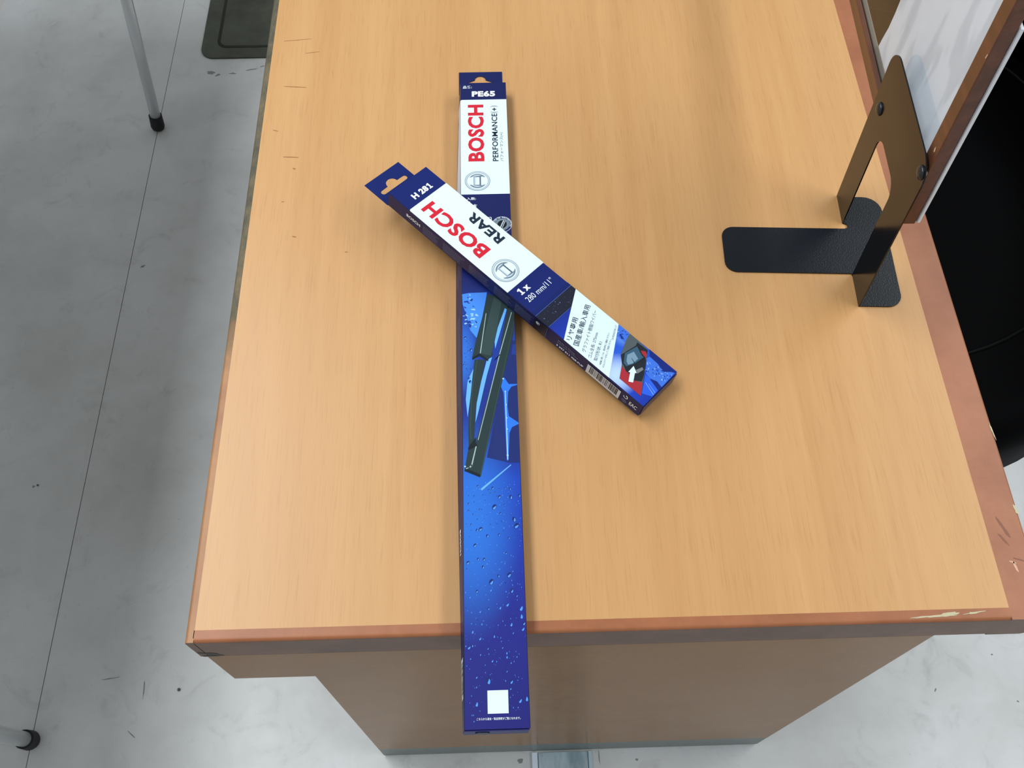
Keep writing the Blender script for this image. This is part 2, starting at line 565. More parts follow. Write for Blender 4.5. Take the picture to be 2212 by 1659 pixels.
def emblem(parent, fr, cu, cv, r):
    em = flat('emblem', [(p, 0) for p in ring_polys(cu, cv, r * .965, r)] + [(p, 1) for p in ring_polys(cu, cv, r * .86, r * .965)]
              + [(p, 0) for p in ring_polys(cu, cv, r * .835, r * .86)], fr, [M_STEEL, M_STEEL_L], parent, 0.0003)
    pol = []
    R_ = r * .72
    for sg in (1, -1):
        # crescent cap of the armature
        arc = [(cu + R_ * math.cos(math.radians(a)), cv + sg * R_ * math.sin(math.radians(a))) for a in range(32, 149, 6)]
        inn = [(cu + x * r, cv + sg * r * y) for x, y in ((-.36, .46), (-.2, .40), (.2, .40), (.36, .46))]
        pol.append((arc + [(cu - .62 * r, cv + sg * .36 * r)] + inn + [(cu + .62 * r, cv + sg * .36 * r)], 0))
        arc2 = [(cu + R_ * .82 * math.cos(math.radians(a)), cv + sg * R_ * .86 * math.sin(math.radians(a))) for a in range(60, 151, 6)]
        pol.append((arc2 + [(cu - .50 * r, cv + sg * .42 * r), (cu - .1 * r, cv + sg * .50 * r)], 1))
    flat('armature', pol, fr, [M_STEEL, M_STEEL_L], em, 0.0004)
    b = []
    for x0, x1, mi in ((-.30, -.255, 0), (-.255, -.22, 1), (-.18, -.15, 1), (.17, .24, 2), (.24, .27, 0)):
        b.append(([(cu + x0 * r, cv - .44 * r), (cu + x1 * r, cv - .44 * r), (cu + x1 * r, cv + .44 * r), (cu + x0 * r, cv + .44 * r)], mi))
    flat('armature_bars', b, fr, [M_STEEL, M_STEEL_L, M_STEEL_D], em, 0.0005)
    return em

def hang_tab(parent, u0, u1, v1, slot, material):
    cu = (u0 + u1) / 2 - 0.0005
    s0, s1, top_, hw = slot
    hole = []
    def hp(x, y): hole.append((cu + x, y))
    rr = (s1 - s0) / 2
    for i in range(9):                      # right end of the slot
        a = math.radians(-90 + 180 * i / 8); hp(hw - rr + rr * math.cos(a), s0 + rr + rr * math.sin(a))
    R_ = 0.0062
    for i in range(13):                     # hump
        a = math.radians(180 * i / 12); hp(R_ * math.cos(a), top_ - R_ + R_ * math.sin(a))
    for i in range(9):
        a = math.radians(90 + 180 * i / 8); hp(-hw + rr + rr * math.cos(a), s0 + rr + rr * math.sin(a))
    return plate('hang_tab', [(u0, 0.0002), (u1, 0.0002), (u1, v1), (u0, v1)], [hole], 0.0002, 0.0008, F0, material, parent)

PLACED = {}
def drops(parent, name, fr, n, u0, u1, v0, v1, seed, smin, smax, biglight=0.5, lift=0.0002, elong=1.5, skip=None):
    placed = PLACED.setdefault(parent.name, [])
    rnd = random.Random(seed)
    pol = []
    for i in range(n):
        s = smin + (smax - smin) * rnd.random() ** 2.6
        u, v = rnd.uniform(u0 + s, u1 - s), rnd.uniform(v0, v1)
        if skip and skip(u, v): continue
        if any(abs(u - q[0]) < (s + q[2]) * 1.15 and abs(v - q[1]) < (s + q[2]) * elong * 1.1 for q in placed): continue
        placed.append((u, v, s))
        a = rnd.uniform(-35, 15)
        if s > 0.55:
            k = rnd.random()
            if v > -560 or k < 0.3:
                pol.append((ell(u, v, s, s * elong, a, 14), 0))
            c0 = ell(u + s * .10, v - s * .2, s * .66, s * elong * .8, a, 10, -150, 60)
            pol.append((c0, 1))
        else:
            pol.append((ell(u, v, s * .6, s * elong, a, 7), 1 if rnd.random() < biglight else 2 if rnd.random() < .5 else 0))
    return tag(flat(name, pol, fr, [M_DROP_D, M_DROP_L, M_DROP_M], parent, lift), kind='stuff')

def barcode(name, parent, fr, a0, b0, a1, b1, seed, lift):
    lab = flat(name, [[(a0, b0), (a1, b0), (a1, b1), (a0, b1)]], fr, M_BARW, parent, lift)
    rnd = random.Random(seed)
    bars = []
    x = a0 + 3.5
    while x < a1 - 3.5:
        w_ = rnd.choice((.35, .35, .7, 1.0))
        bars.append([(x, b0 + (b1 - b0) * .22), (x + w_, b0 + (b1 - b0) * .22), (x + w_, b1 - .6), (x, b1 - .6)])
        x += w_ + rnd.choice((.35, .35, .7, 1.0))
    x = a0 + 3
    flat('bars', bars, fr, M_BLACK, lab, lift + 0.0001)

def fine_print(name, parent, fr, blocks, material, lift, seed=3, rowh=1.25):
    """rows of marks too small to read"""
    rnd = random.Random(seed)
    pol = []
    for (a0, a1, b0, b1) in blocks:
        b = b1
        while b > b0 + .5:
            a = a0
            end = a1 - rnd.uniform(0, (a1 - a0) * .25)
            while a < end:
                w_ = rnd.uniform(.5, 2.6)
                x = a
                while x < min(a + w_, end):
                    hgt = rnd.choice((.42, .42, .62))
                    pol.append([(x, b - .62), (x + .26, b - .62), (x + .26, b - .62 + hgt), (x, b - .62 + hgt)])
                    x += .42
                a += w_ + .5
            b -= rowh
    return tag(flat(name, pol, fr, material, parent, lift), kind='stuff')

def slab_one(name, fr, a, b, w_, h_, material, parent, lift=0.0002):
    k_ = [(.12, 0), (.95, 0), (.95, .17), (.72, .17), (.72, 1), (.46, 1), (.05, .84), (.12, .66), (.38, .75), (.38, .17), (.12, .17)]
    return flat(name, [[(a + x * w_, b + y * h_) for x, y in k_]], fr, material, parent, lift)

# ---- long carton lying along the desk, overhanging its front edge
PL, PW, PH = 0.669, 0.0497, 0.0203
long_box = empty('wiper_carton', (0.2156, 0.5862, DZ + 0.0002), math.radians(0.09))
long_box.scale = (1.0031, 1.0031, 0.018 / 0.0203)
tag(long_box, 'long narrow blue wiper blade carton reading PE65, overhanging the desk edge', 'carton')
sh65 = lambda q: 0.0016 + 0.0044 * math.sin(math.pi * min(1, max(0, q)) ** 0.85)
m65 = carton_mat('carton_blue_long', [(0.0, (18, 27, 84)), (0.33, (19, 28, 88)), (0.40, (22, 38, 112)), (0.47, (26, 60, 156)), (0.58, (22, 46, 132)),
                                     (0.665, (22, 48, 146)), (0.70, (24, 66, 178)), (0.78, (24, 54, 164)), (0.87, (30, 38, 134)), (1.0, (30, 30, 114))], PL,
                 [(0.006, -0.505, 0.044, 0.105, (40, 118, 218), 0.85), (0.002, -0.345, 0.014, 0.045, (50, 118, 220), 0.8)])
body = carton_body('carton_body', PW, PL, PH, sh65, m65, long_box, 24)
hang_tab(long_box, -0.002, 0.0463, 0.0350, (0.0135, 0.0188, 0.0285, 0.0165), M_NAVY)
TOP = lambda h: (lambda a, b, c: (a, b, h + c))
f65 = TOP(PH)
SIDE65 = lambda a, b, c: (-sh65(a / PL) * (1 - b / PH) - c, -a, b)          # a along the box, b up
wl = flat('white_label', [rrect(0.1, 49.5, -156.4, -25.4, (0.1, .1, .1, 2.0), 5)], f65, M_WHITE, long_box, 0.00015)
flat('white_label', [[(23.8, 0.6), (156.4, 0.6), (156.4, 19.6), (23.8, 19.6)]], SIDE65, mat('print_white_side', (206, 214, 228), .4, .4), long_box, 0.00012)
lettering('brand_lettering', 'BOSCH', f65, 24.8, -112.8, 80.0, 17.0, M_RED, wl, 0.038, 90, 0.0003)
lettering('product_lettering', 'PERFORMANCE', f65, 39.1, -113.0, 67.0, 6.0, M_INK, wl, 0.018, 90, 0.0003)
lettering('product_lettering', '(', f65, 40.2, -45.0, 1.7, 8.2, M_INK, wl, -0.004, 90, 0.0003)
lettering('product_lettering', '+', f65, 38.4, -42.2, 4.4, 4.4, M_INK, wl, 0.03, 90, 0.0003)
lettering('product_lettering', ')', f65, 40.2, -36.6, 1.7, 8.2, M_INK, wl, -0.004, 90, 0.0003)
lettering('kana_lettering', 'パフォーマンス(+)', f65, 45.0, -113.2, 39.5, 4.0, M_INK, wl, 0.0, 90, 0.0003)
emblem(wl, f65, 17.0, -139.0, 12.9)
lettering('number_lettering', '品番:', f65, 2.9, -8.6, 9.6, 4.2, M_WLET, long_box, 0.012)
lettering('number_lettering', 'PE65', f65, 12.4, -20.9, 25.2, 8.4, M_WLET, long_box, 0.05)
lettering('quantity_lettering', '入数:', f65, 5.8, -163.8, 9.3, 3.6, M_WLET, long_box, 0.012)
slab_one('quantity_lettering', f65, 5.6, -174.0, 5.0, 8.2, M_WLET, long_box)
lettering('quantity_lettering', '本', f65, 11.4, -173.6, 5.0, 4.6, M_WLET, long_box, 0.016)
lettering('length_lettering', '650mm', f65, 6.0, -189.8, 24.4, 6.0, M_WLET, long_box, -0.004)
# seal
sc_u, sc_v = 40.6, -195.4
seal = flat('seal', [(p, 0) for p in ring_polys(sc_u, sc_v, 9.3, 9.8)] + [(p, 1) for p in ring_polys(sc_u, sc_v, 6.4, 7.4)] + [(ell(sc_u, sc_v, 6.4, 6.4, 0, 30), 2)]
            + [(ell(sc_u, sc_v, 4.6, 5.2, -25, 20), 3), ([(sc_u - 2.6, sc_v - 4.6), (sc_u - 1.6, sc_v - 4.8), (sc_u + 2.2, sc_v + 4.4), (sc_u + 1.2, sc_v + 4.8)], 4),
               ([(sc_u - .6, sc_v - 5.0), (sc_u + .0, sc_v - 5.0), (sc_u + 3.4, sc_v + 3.6), (sc_u + 2.9, sc_v + 4.2)], 4)],
            f65, [M_STEEL_L, M_STEEL, mat('print_seal_grey', (120, 134, 142), .34, .4), M_WIP_D, M_STEEL_L], long_box, 0.0002)
word = 'CORROSION PROTECTION'
for i, ch in enumerate(word):
    if ch == ' ': continue
    a = 196 - 212 * i / (len(word) - 1)
    r_ = 7.6
    x, y = sc_u + r_ * math.cos(math.radians(a)), sc_v + r_ * math.sin(math.radians(a))
    tx, ty = math.cos(math.radians(a - 90)), math.sin(math.radians(a - 90))
    lettering('seal_letter', ch, f65, x - tx * .55, y - ty * .55, .5 if ch == 'I' else 1.15, 1.5, M_WLET, seal, 0.03, a - 90, 0.0005)
# printed picture of the wiper blade
POLY = dict(
 splash=[(0.6, -277.8), (7.0, -276.5), (24.1, -276.2), (23.4, -281.3), (20.0, -301.5), (13.7, -326.7), (7.9, -318.1), (4.4, -301.1), (1.1, -289.5)],
 bracket=[(24.7, -278.4), (38.6, -281.7), (44.3, -293.5), (36.7, -307.6), (27.7, -339.5), (28.2, -344.9), (24.0, -350.3), (15.9, -343.3), (9.4, -347.8), (13.7, -326.7), (18.8, -307.1), (21.4, -292.9)],
 face=[(30.7, -281.5), (37.8, -287.5), (31.6, -323.0), (28.3, -339.5), (26.4, -346.3), (17.0, -343.3), (24.7, -307.3)],
 arm=[(11.7, -349.9), (21.6, -350.2), (17.8, -368.9), (12.3, -397.4), (11.0, -413.8), (10.2, -432.5), (5.7, -436.0), (5.3, -422.4), (7.2, -390.8), (9.8, -364.7)],
 gap1=[(22.8, -350.2), (27.5, -347.6), (22.5, -366.3), (13.9, -405.1), (11.5, -413.9), (12.9, -394.8), (17.2, -372.8)],
 gap2=[(40.6, -294.8), (42.4, -296.3), (36.5, -317.5), (30.6, -338.9), (30.2, -331.3), (33.5, -316.0)],
 gap3=[(10.4, -359.3), (9.1, -375.2), (4.8, -408.6), (3.3, -390.7), (5.1, -371.2)],
 blade=[(44.2, -290.4), (49.3, -300.6), (48.3, -320.6), (14.8, -465.7), (1.7, -459.5), (5.7, -436.0), (11.3, -435.0), (34.6, -343.8), (36.8, -327.3)],
 bladehl=[(46.4, -299.3), (47.0, -299.6), (35.1, -344.0), (14.0, -430.9), (13.4, -430.6), (34.4, -343.7)],
 bladeedge=[(48.6, -309.9), (49.3, -308.7), (15.6, -464.6), (14.4, -465.5)],
 bladehl2=[(11.5, -436.4), (12.4, -436.7), (8.3, -455.5), (7.2, -455.2)],
 star=[(35.7, -369.3), (38.1, -369.4), (41.9, -376.1), (49.4, -376.1), (49.4, -377.1), (44.1, -378.8), (41.1, -383.9), (40.1, -398.1), (41.0, -408.3), (49.4, -414.9), (49.4, -416.2), (43.5, -419.1), (41.1, -424.7), (39.4, -450.9), (38.1, -450.9), (37.5, -410.8), (37.1, -385.1), (34.9, -378.5)],
 darkR=[(45.6, -329.0), (49.4, -331.6), (49.4, -453.0), (39.7, -452.7), (21.1, -447.4), (30.4, -402.0), (37.4, -372.0)],
 streak=[(15.2, -476.3), (41.3, -454.6), (41.8, -455.2), (16.2, -478.0)],
 bar=[(47.0, -334.5), (49.4, -334.6), (49.4, -345.6), (45.1, -345.4)])
flat('printed_backdrop', [(POLY['darkR'], 0), (POLY['bar'], 1)], f65, [mat('print_deep_blue', (26, 42, 108), .42, .22), mat('print_mid_blue', (32, 56, 140), .42, .22)], long_box, 0.00012)
flat('printed_backdrop', [(POLY['splash'], 0), (POLY['gap1'], 1), (POLY['gap3'], 1), (POLY['star'], 2), (POLY['streak'], 1)], f65,
     [mat('print_splash', (70, 140, 240), .42, .22), M_SKY, M_BLUE], long_box, 0.00016)
rnd = random.Random(11)
spl = []
for i in range(40):
    u = rnd.uniform(2, 21); v = rnd.uniform(-316, -279)
    if u > 22 + (v + 276) * .2: continue
    spl.append((blob(u, v, rnd.uniform(.6, 2.4), rnd.uniform(.4, 1.4), rnd.uniform(-50, 30), 9, .45), rnd.choice((0, 0, 1))))
flat('printed_splashes', spl, f65, [mat('print_splash_dark', (26, 54, 140), .42, .22), mat('print_splash_pale', (150, 200, 255), .42, .22)], long_box, 0.00022)
lines = []
for i in range(9):
    u = 27 + i * 1.25
    lines.append([(u, -447.8 - i * .3), (u + .16, -447.8 - i * .3), (u + 3.2 + .12, -392 + i * 1.5), (u + 3.2, -392 + i * 1.5)])
flat('printed_lines', lines, f65, mat('print_thin_line', (44, 60, 136), .42, .22), long_box, 0.0002)
wp = flat('printed_wiper', [(POLY['bracket'], 0), (POLY['arm'], 0), (POLY['blade'], 0)], f65, [M_WIP], long_box, 0.00026)
flat('wiper_detail', [(POLY['face'], 0), (POLY['gap2'], 3), (POLY['bladehl'], 1), (POLY['bladeedge'], 0), (POLY['bladehl2'], 1),
     ([(22.6, -300), (23.2, -300), (17.3, -343.2), (16.4, -343.4)], 1), ([(9.4, -347.8), (15.9, -343.3), (24, -350.3), (23.8, -352), (16, -346), (9.6, -350)], 2),
     ([(29, -352), (34, -345.2), (35.4, -344.9), (34.6, -346), (31, -349)], 2), ([(11.5, -433), (12, -428), (7, -434.6), (4.9, -438.4), (5.6, -440), (12, -436.6), (13.5, -437)], 2),
     ([(13.3, -351), (14.2, -351), (9.4, -382), (7.6, -415), (8, -430), (7.0, -430), (6.8, -415), (8.6, -382)], 0),
     ([(3.0, -457.2), (5.2, -456.3), (5.0, -457.2), (2.7, -458.2)], 1), ([(5.8, -455.8), (8.2, -453.6), (8.4, -455), (6.6, -456.9)], 1),
     ([(1.7, -459.5), (14.8, -465.7), (15.3, -463.4), (8, -459.5), (2.2, -457.6)], 2)],
     f65, [M_WIP_L, M_WIP_H, M_WIP_D, M_SKY], wp, 0.00032)
flat('printed_sparkles', [ell(u, v, r_, r_, 0, 8) for u, v, r_ in ((37, -370.5, .8), (38.6, -383.5, .7), (39, -397, .6), (39.2, -410, .6), (39.3, -421, .6), (38.9, -446, .9), (2.2, -455.5, .8))]
     , f65, mat('print_sparkle', (170, 214, 255), .42, .22), long_box, 0.0004)['kind'] = 'stuff'
flat('printed_beam', [[(38.3, -383.5), (38.9, -383.5), (39.3, -450), (38.5, -450)]], f65, mat('print_sparkle', (170, 214, 255)), long_box, 0.0003)
drops(long_box, 'printed_drops', f65, 200, 0.6, 49, -664, -470, 21, 0.30, 2.0, 0.85, skip=lambda u, v: 14 < u < 34 and -662 < v < -636)
drops(long_box, 'printed_drops', f65, 240, 0.6, 49, -662, -468, 22, 0.16, 0.5, 0.85, skip=lambda u, v: 14 < u < 34 and -662 < v < -636)
drops(long_box, 'printed_drops', f65, 70, 0.6, 12, -375, -325, 23, 0.18, 1.2, 0.3, skip=lambda u, v: u > 9 + (v + 350) * -.02)
drops(long_box, 'printed_drops', f65, 80, 2, 30, -520, -470, 24, 0.15, 0.8, 0.2)
flat('blank_white_square', [[(17.9, -658.0), (33.6, -658.0), (33.6, -641.1), (17.9, -641.1)]], f65, M_WHITE, long_box, 0.0003)
lettering('caption_lettering', 'こちらから適合・製品情報がご覧になれます。', f65, 9.5, -662.6, 33.0, 1.9, M_WLET, long_box, 0.008, 0, 0.0003)
# left side print
lettering('side_lettering', 'BOSCH', SIDE65, 509, 6.5, 22, 6.0, M_WLET, long_box, 0.03, 0, 0.0002)
fine_print('side_fine_print', long_box, SIDE65, [(538, 575, 4, 15), (300, 420, 3, 16), (180, 270, 4, 16)], M_FINE, 0.0002, 8)
barcode('barcode_label', long_box, SIDE65, 615, 2.0, 646, 17.5, 5, 0.0002)
ENDF = lambda a, b, c: (a, -PL - c, b)
plate('end_flap', [(-0.0010, 0.0016), (0.0478, 0.0016), (0.0488, 0.0188), (0.0003, 0.0188)], [], 0.0003, 0.0011, ENDF, mat('carton_end_navy', (34, 36, 110), .42, .22), long_box)
plate('end_flap', rrect(0.008, 0.019, 0.006, 0.0155, 0.004), [], 0.0012, 0.0019, ENDF, mat('carton_end_dark', (26, 36, 62), .4, .4), long_box)

# ---- short carton leaning across the long one
HL, HW, HH = 0.32302, 0.0495, 0.0200
short_box = empty('wiper_carton')
Z3 = Vector((0.121506, -0.006179, 0.992571)) * 0.9; V3 = Vector((-0.712037, 0.696155, 0.091498)) * 0.9925; U3 = Vector((0.691549, 0.717865, -0.080187)) * 1.034
short_box.matrix_world = Matrix(((U3.x, V3.x, Z3.x, 0.145393), (U3.y, V3.y, Z3.y, 0.403653), (U3.z, V3.z, Z3.z, 0.033497 + DZ + 0.0012), (0, 0, 0, 1)))
tag(short_box, 'short blue and white wiper carton reading H 281 REAR, lying across the long carton', 'carton')
mh = carton_mat('carton_blue_short', [(0.0, (14, 32, 102)), (0.5, (14, 30, 100)), (0.60, (18, 34, 108)), (0.66, (24, 48, 150)), (0.76, (26, 66, 196)), (0.84, (40, 92, 214)), (0.93, (30, 70, 196)), (1.0, (24, 52, 160))], HL,
                [(0.008, -0.286, 0.024, 0.022, (196, 222, 255), 0.95), (0.046, -0.262, 0.016, 0.018, (120, 170, 240), 0.8)])
carton_body('carton_body', HW, HL, HH, lambda q: 0.0003, mh, short_box, 8)
hang_tab(short_box, -0.0008, 0.0440, 0.0335, (0.0118, 0.0172, 0.0236, 0.0165), mat('tab_navy', (14, 32, 100), .42, .22))
fh = TOP(HH)
SIDEH = lambda a, b, c: (-0.0003 * (1 - b / (HH * 1000)) - c, -a, b)
wl = flat('white_label', [rrect(0.2, 49.3, -158.0, -28.0, (.1, .1, .1, 1.8), 5)], fh, M_WHITE, short_box, 0.00015)
lettering('brand_lettering', 'BOSCH', fh, 24.3, -113.6, 78.8, 15.8, M_RED, wl, 0.038, 90, 0.0003)
lettering('product_lettering', 'REAR', fh, 43.7, -113.8, 43.2, 10.6, M_INK, wl, 0.036, 90, 0.0003)
emblem(wl, fh, 16.8, -139.6, 12.9)
lettering('number_lettering', 'H 28', fh, 13.3, -22.8, 18.6, 7.0, M_WLET, short_box, 0.05)
slab_one('number_lettering', fh, 32.4, -22.8, 4.8, 7.0, M_WLET, short_box)
slab_one('quantity_lettering', fh, 7.2, -169.2, 5.2, 7.4, M_WLET, short_box)
lettering('quantity_lettering', 'x', fh, 14.0, -169.2, 6.2, 5.2, M_WLET, short_box, 0.05)
lettering('length_lettering', '280 mm/11"', fh, 7.0, -179.4, 34.2, 6.4, M_WLET, short_box, -0.002)
flat('printed_band', [([(.3, -209.4), (49.2, -209.4), (49.2, -193.6), (.3, -193.6)], 0), ([(.3, -193.6), (49.2, -193.6), (49.2, -193.1), (.3, -193.1)], 1), ([(.3, -209.8), (49.2, -209.8), (49.2, -209.4), (.3, -209.4)], 1),
     ([(.3, -192.9), (49.2, -192.9), (49.2, -188.6), (.3, -188.6)], 2)],
     fh, [mat('print_band_dark', (20, 24, 44), .3, .45), mat('print_band_line', (70, 96, 168), .42, .22), mat('print_band_navy', (16, 32, 98), .42, .22)], short_box, 0.00015)
rnd = random.Random(31)
dd = []
for i in range(48):
    s = rnd.uniform(.15, .8) if rnd.random() < .25 else rnd.uniform(.12, .3)
    u, v = rnd.uniform(1.5, 44), rnd.uniform(-208.5, -194.5)
    dd.append((ell(u, v, s, s * 1.2, rnd.uniform(-30, 30), 9), 0)); dd.append((ell(u + s * .2, v - s * .3, s * .6, s * .6, 0, 8, -150, 60), 1))
tag(flat('printed_drops', dd, fh, [mat('print_drop_grey', (54, 62, 92), .42, .22), mat('print_drop_pale', (130, 146, 190), .42, .22)], short_box, 0.0002), kind='stuff')
flat('printed_splash', [([(39.9, -293.9), (43.5, -295.2), (43.0, -305.2), (40.3, -314.1), (45.1, -318.8), (46.9, -322.0), (37.6, -322.4), (26.9, -322.6), (28.5, -316.1), (26.3, -309.3), (27.5, -303.6)], 0),
     ([(49.2, -253.5), (49.2, -265.2), (47.2, -266.9), (38.7, -269.2), (38.3, -259.3)], 0), ([(26.6, -303.8), (26.3, -309.3), (22.1, -322.2), (13.5, -322.6), (9.3, -313.9)], 1),
     ([(49.2, -290), (49.2, -322.6), (46.9, -322), (45.1, -318.8), (40.3, -314.1), (43, -305.2), (43.5, -295.2)], 2), ([(25.7, -309.8), (28.5, -316.1), (26.9, -322.8), (22.1, -322.7)], 2)],
     fh, [mat('print_splash_short', (64, 116, 222), .42, .22), mat('print_blue_triangle', (46, 98, 226), .42, .22), mat('print_deep_short', (20, 40, 124), .42, .22)], short_box, 0.00018)
rnd = random.Random(7)
sp = []
for i in range(46):
    k_ = rnd.random()
    u, v = 28 + 12 * rnd.random() + 4 * k_, -298 - 23 * k_ + rnd.uniform(-2, 2)
    sp.append((blob(u, max(v, -321.6), rnd.uniform(.25, 1.3), rnd.uniform(.2, .6), rnd.uniform(40, 90), 8, .4), rnd.choice((0, 0, 1))))
for i in range(10):
    sp.append((blob(rnd.uniform(40, 47.5), rnd.uniform(-266, -257), rnd.uniform(.3, 1.4), rnd.uniform(.25, .6), rnd.uniform(-60, 30), 8, .4), rnd.choice((0, 1, 1))))
sp += [([(39, -264.5), (41.5, -260), (42.5, -261), (40.5, -267)], 1), ([(15.5, -322.3), (16, -322.3), (20.4, -309), (20.1, -309)], 0), ([(18, -322.3), (18.4, -322.3), (21.4, -312), (21.2, -312)], 0)]
tag(flat('printed_splashes', sp, fh, [mat('print_splash_pale2', (150, 194, 250), .42, .22), mat('print_splash_dark2', (24, 50, 140), .42, .22)], short_box, 0.00024), kind='stuff')
panel = flat('slanted_white_panel', [[(49.2, -199.3), (0.3, -228.4), (0.3, -283.0), (49.2, -252.6)]], fh, M_WHITE, short_box, 0.00028)
ANG = 27.5
def slant(name, s, u, v, length, hgt, bold):
    lettering(name, s, fh, u, v, length, hgt, M_INK, panel, bold, ANG, 0.0004)
slant('kanji_lettering', 'リヤ専用', 4.6, -234.2, 25.0, 5.6, 0.008)
slant('kanji_lettering', '国産車/輸入車用', 5.0, -242.6, 45.4, 5.8, 0.008)
slant('kanji_lettering', 'グラファイト樹脂ワイパー', 4.6, -251.0, 46.0, 3.9, 0.0)
slant('kanji_lettering', 'ゴム全長: 275mm', 4.0, -258.6, 27.5, 3.6, 0.0)
slant('kanji_lettering', '取付形状: R1', 5.4, -264.4, 20.6, 3.6, 0.0)
slant('kanji_lettering', '※装着に際しては、適合表をご確認ください。', 4.8, -269.4, 35.0, 1.9, 0.0)
slant('kanji_lettering', '※ゴムカバーを外してご使用ください。', 4.8, -273.0, 31.0, 1.9, 0.0)
slant('code_lettering', 'LA-REAR275R1-17', 32.6, -260.2, 16.0, 1.7, -0.004)
car = flat('printed_car', [([(48.9, -266.4), (39.9, -269.2), (25.8, -275.2), (19.6, -281.9), (6.5, -290.0), (6.6, -315.1), (47.4, -289.6), (48.9, -277.1)], 0)], fh, [mat('print_car_grey', (84, 92, 98), .42, .22)], short_box, 0.00032)
flat('car_detail', [([(17.7, -283.4), (16.3, -289.0), (16.9, -294.2), (14.0, -300.4), (18.1, -307.3), (6.6, -315.1), (6.5, -290.0)], 0),
     ([(20.4, -282.6), (19.3, -287.4), (27.4, -290.8), (39.1, -293.1), (38, -295.5), (24.3, -303.8), (18.5, -306.3), (14.0, -300.4), (16.4, -293.7), (16.3, -289.0)], 1),
     ([(25.8, -275.2), (43.0, -278.7), (46.7, -277.4), (47.2, -289.6), (39.7, -293.6), (27, -291), (19.3, -287.4), (19.6, -281.9)], 1),
     ([(42.5, -285.4), (44.8, -289), (43.4, -291.5), (39.6, -293.6), (40.8, -287.8)], 2)],
     fh, [mat('print_car_red', (172, 46, 56), .42, .22), mat('print_car_black', (34, 40, 46), .42, .22), mat('print_car_red', (172, 46, 56))], car, 0.00036)
flat('car_window', [([(29.7, -276.7), (43.1, -280.1), (38.9, -289.4), (38.7, -291.6), (27.4, -289.8), (20.3, -286.4), (21.0, -282.6)], 0), ([(30.0, -279.4), (36.8, -281.5), (33.9, -289.1), (26.9, -288.7), (22.6, -286.4), (24.4, -283.1)], 1),
     ([(23.5, -295.0), (29.9, -297.3), (28.8, -299.7), (21.7, -298.4)], 2), ([(29.8, -284.6), (30.3, -284.4), (28.6, -289.4), (25.6, -290.6), (25.4, -290.2), (28, -289)], 3)],
     fh, [mat('print_glass_dark', (58, 92, 116), .42, .22), mat('print_glass_pale', (124, 154, 176), .42, .22), mat('print_plate', (122, 126, 128), .42, .22), mat('print_car_black', (34, 40, 46))], car, 0.00048)
flat('arrow', [[(9.7, -297.8), (17.9, -292.9), (17.1, -291.4), (25.2, -290.9), (21.6, -297.6), (20.5, -296.4), (11.9, -301.4)]], fh, M_WHITE, car, 0.00064)
# near side print
lettering('side_lettering', 'BOSCH', SIDEH, 25.5, 8.6, 18.6, 4.4, M_WLET, short_box, 0.03, 0, 0.0002)
fine_print('side_fine_print', short_box, SIDEH, [(48, 71, 2.0, 16), (75.5, 104, 2.0, 16), (110, 137, 2.0, 16), (143, 166, 2.0, 16), (170, 193, 2.0, 16)], M_FINE, 0.0002, 4)
flat('printed_side_band', [([(193.6, .6), (209.4, .6), (209.4, 19.2), (193.6, 19.2)], 0), ([(209.4, .6), (209.8, .6), (209.8, 19.2), (209.4, 19.2)], 1)], SIDEH, [mat('print_band_dark', (20, 24, 44)), mat('print_band_line', (70, 96, 168))], short_box, 0.00012)
flat('side_emblem', [(p, 0) for p in ring_polys(198, 13.6, 1.9, 2.3, n=24)] + [([(197.3, 11.9), (198.7, 11.9), (198.3, 13.4), (199.8, 13.8), (199.4, 15.2), (198, 14.2), (196.6, 15.2), (196.2, 13.2)], 0)], SIDEH, [M_STEEL_L], short_box, 0.0002)
lettering('side_lettering', 'Made in China', SIDEH, 223.5, 12.6, 20.5, 2.6, M_FINE, short_box, 0.01, 0, 0.0002)
lettering('side_lettering', 'Fabriqué en Chine', SIDEH, 223.5, 8.8, 25.0, 2.8, M_FINE, short_box, 0.01, 0, 0.0002)
lettering('side_lettering', '3 397 011 428-FUP', SIDEH, 223.0, 3.6, 33.0, 3.0, M_WLET, short_box, 0.03, 0, 0.0002)
barcode('barcode_label', short_box, SIDEH, 259.5, 1.2, 299.0, 16.2, 9, 0.0002)
flat('recycling_mark', [(p, 0) for p in ring_polys(305.0, 13.6, 1.7, 2.5, -200, 90, 20)] + [([(305, 17.2), (307.4, 15.9), (305, 14.6)], 0)] + [(p, 1) for p in ring_polys(305.0, 6.2, 2.1, 2.6, n=20)]
     + [(p, 1) for k_ in range(3) for p in ring_polys(305 + 1.5 * math.cos(k_ * 2.094 + 1.57), 6.2 + 1.5 * math.sin(k_ * 2.094 + 1.57), .9, 1.25, n=12)], SIDEH, [M_WLET, M_FINE], short_box, 0.0002)
lettering('side_lettering', 'EAC', SIDEH, 310.4, 6.6, 8.6, 6.0, M_WLET, short_box, 0.012, 0, 0.0002)
ENDH = lambda a, b, c: (a, -HL - c, b)
plate('end_flap', [(0.0012, 0.0012), (0.0483, 0.0012), (0.0483, 0.0186), (0.0012, 0.0186)], [], 0.0003, 0.0010, ENDH, mat('carton_end_navy2', (30, 32, 88), .28, .5), short_box)

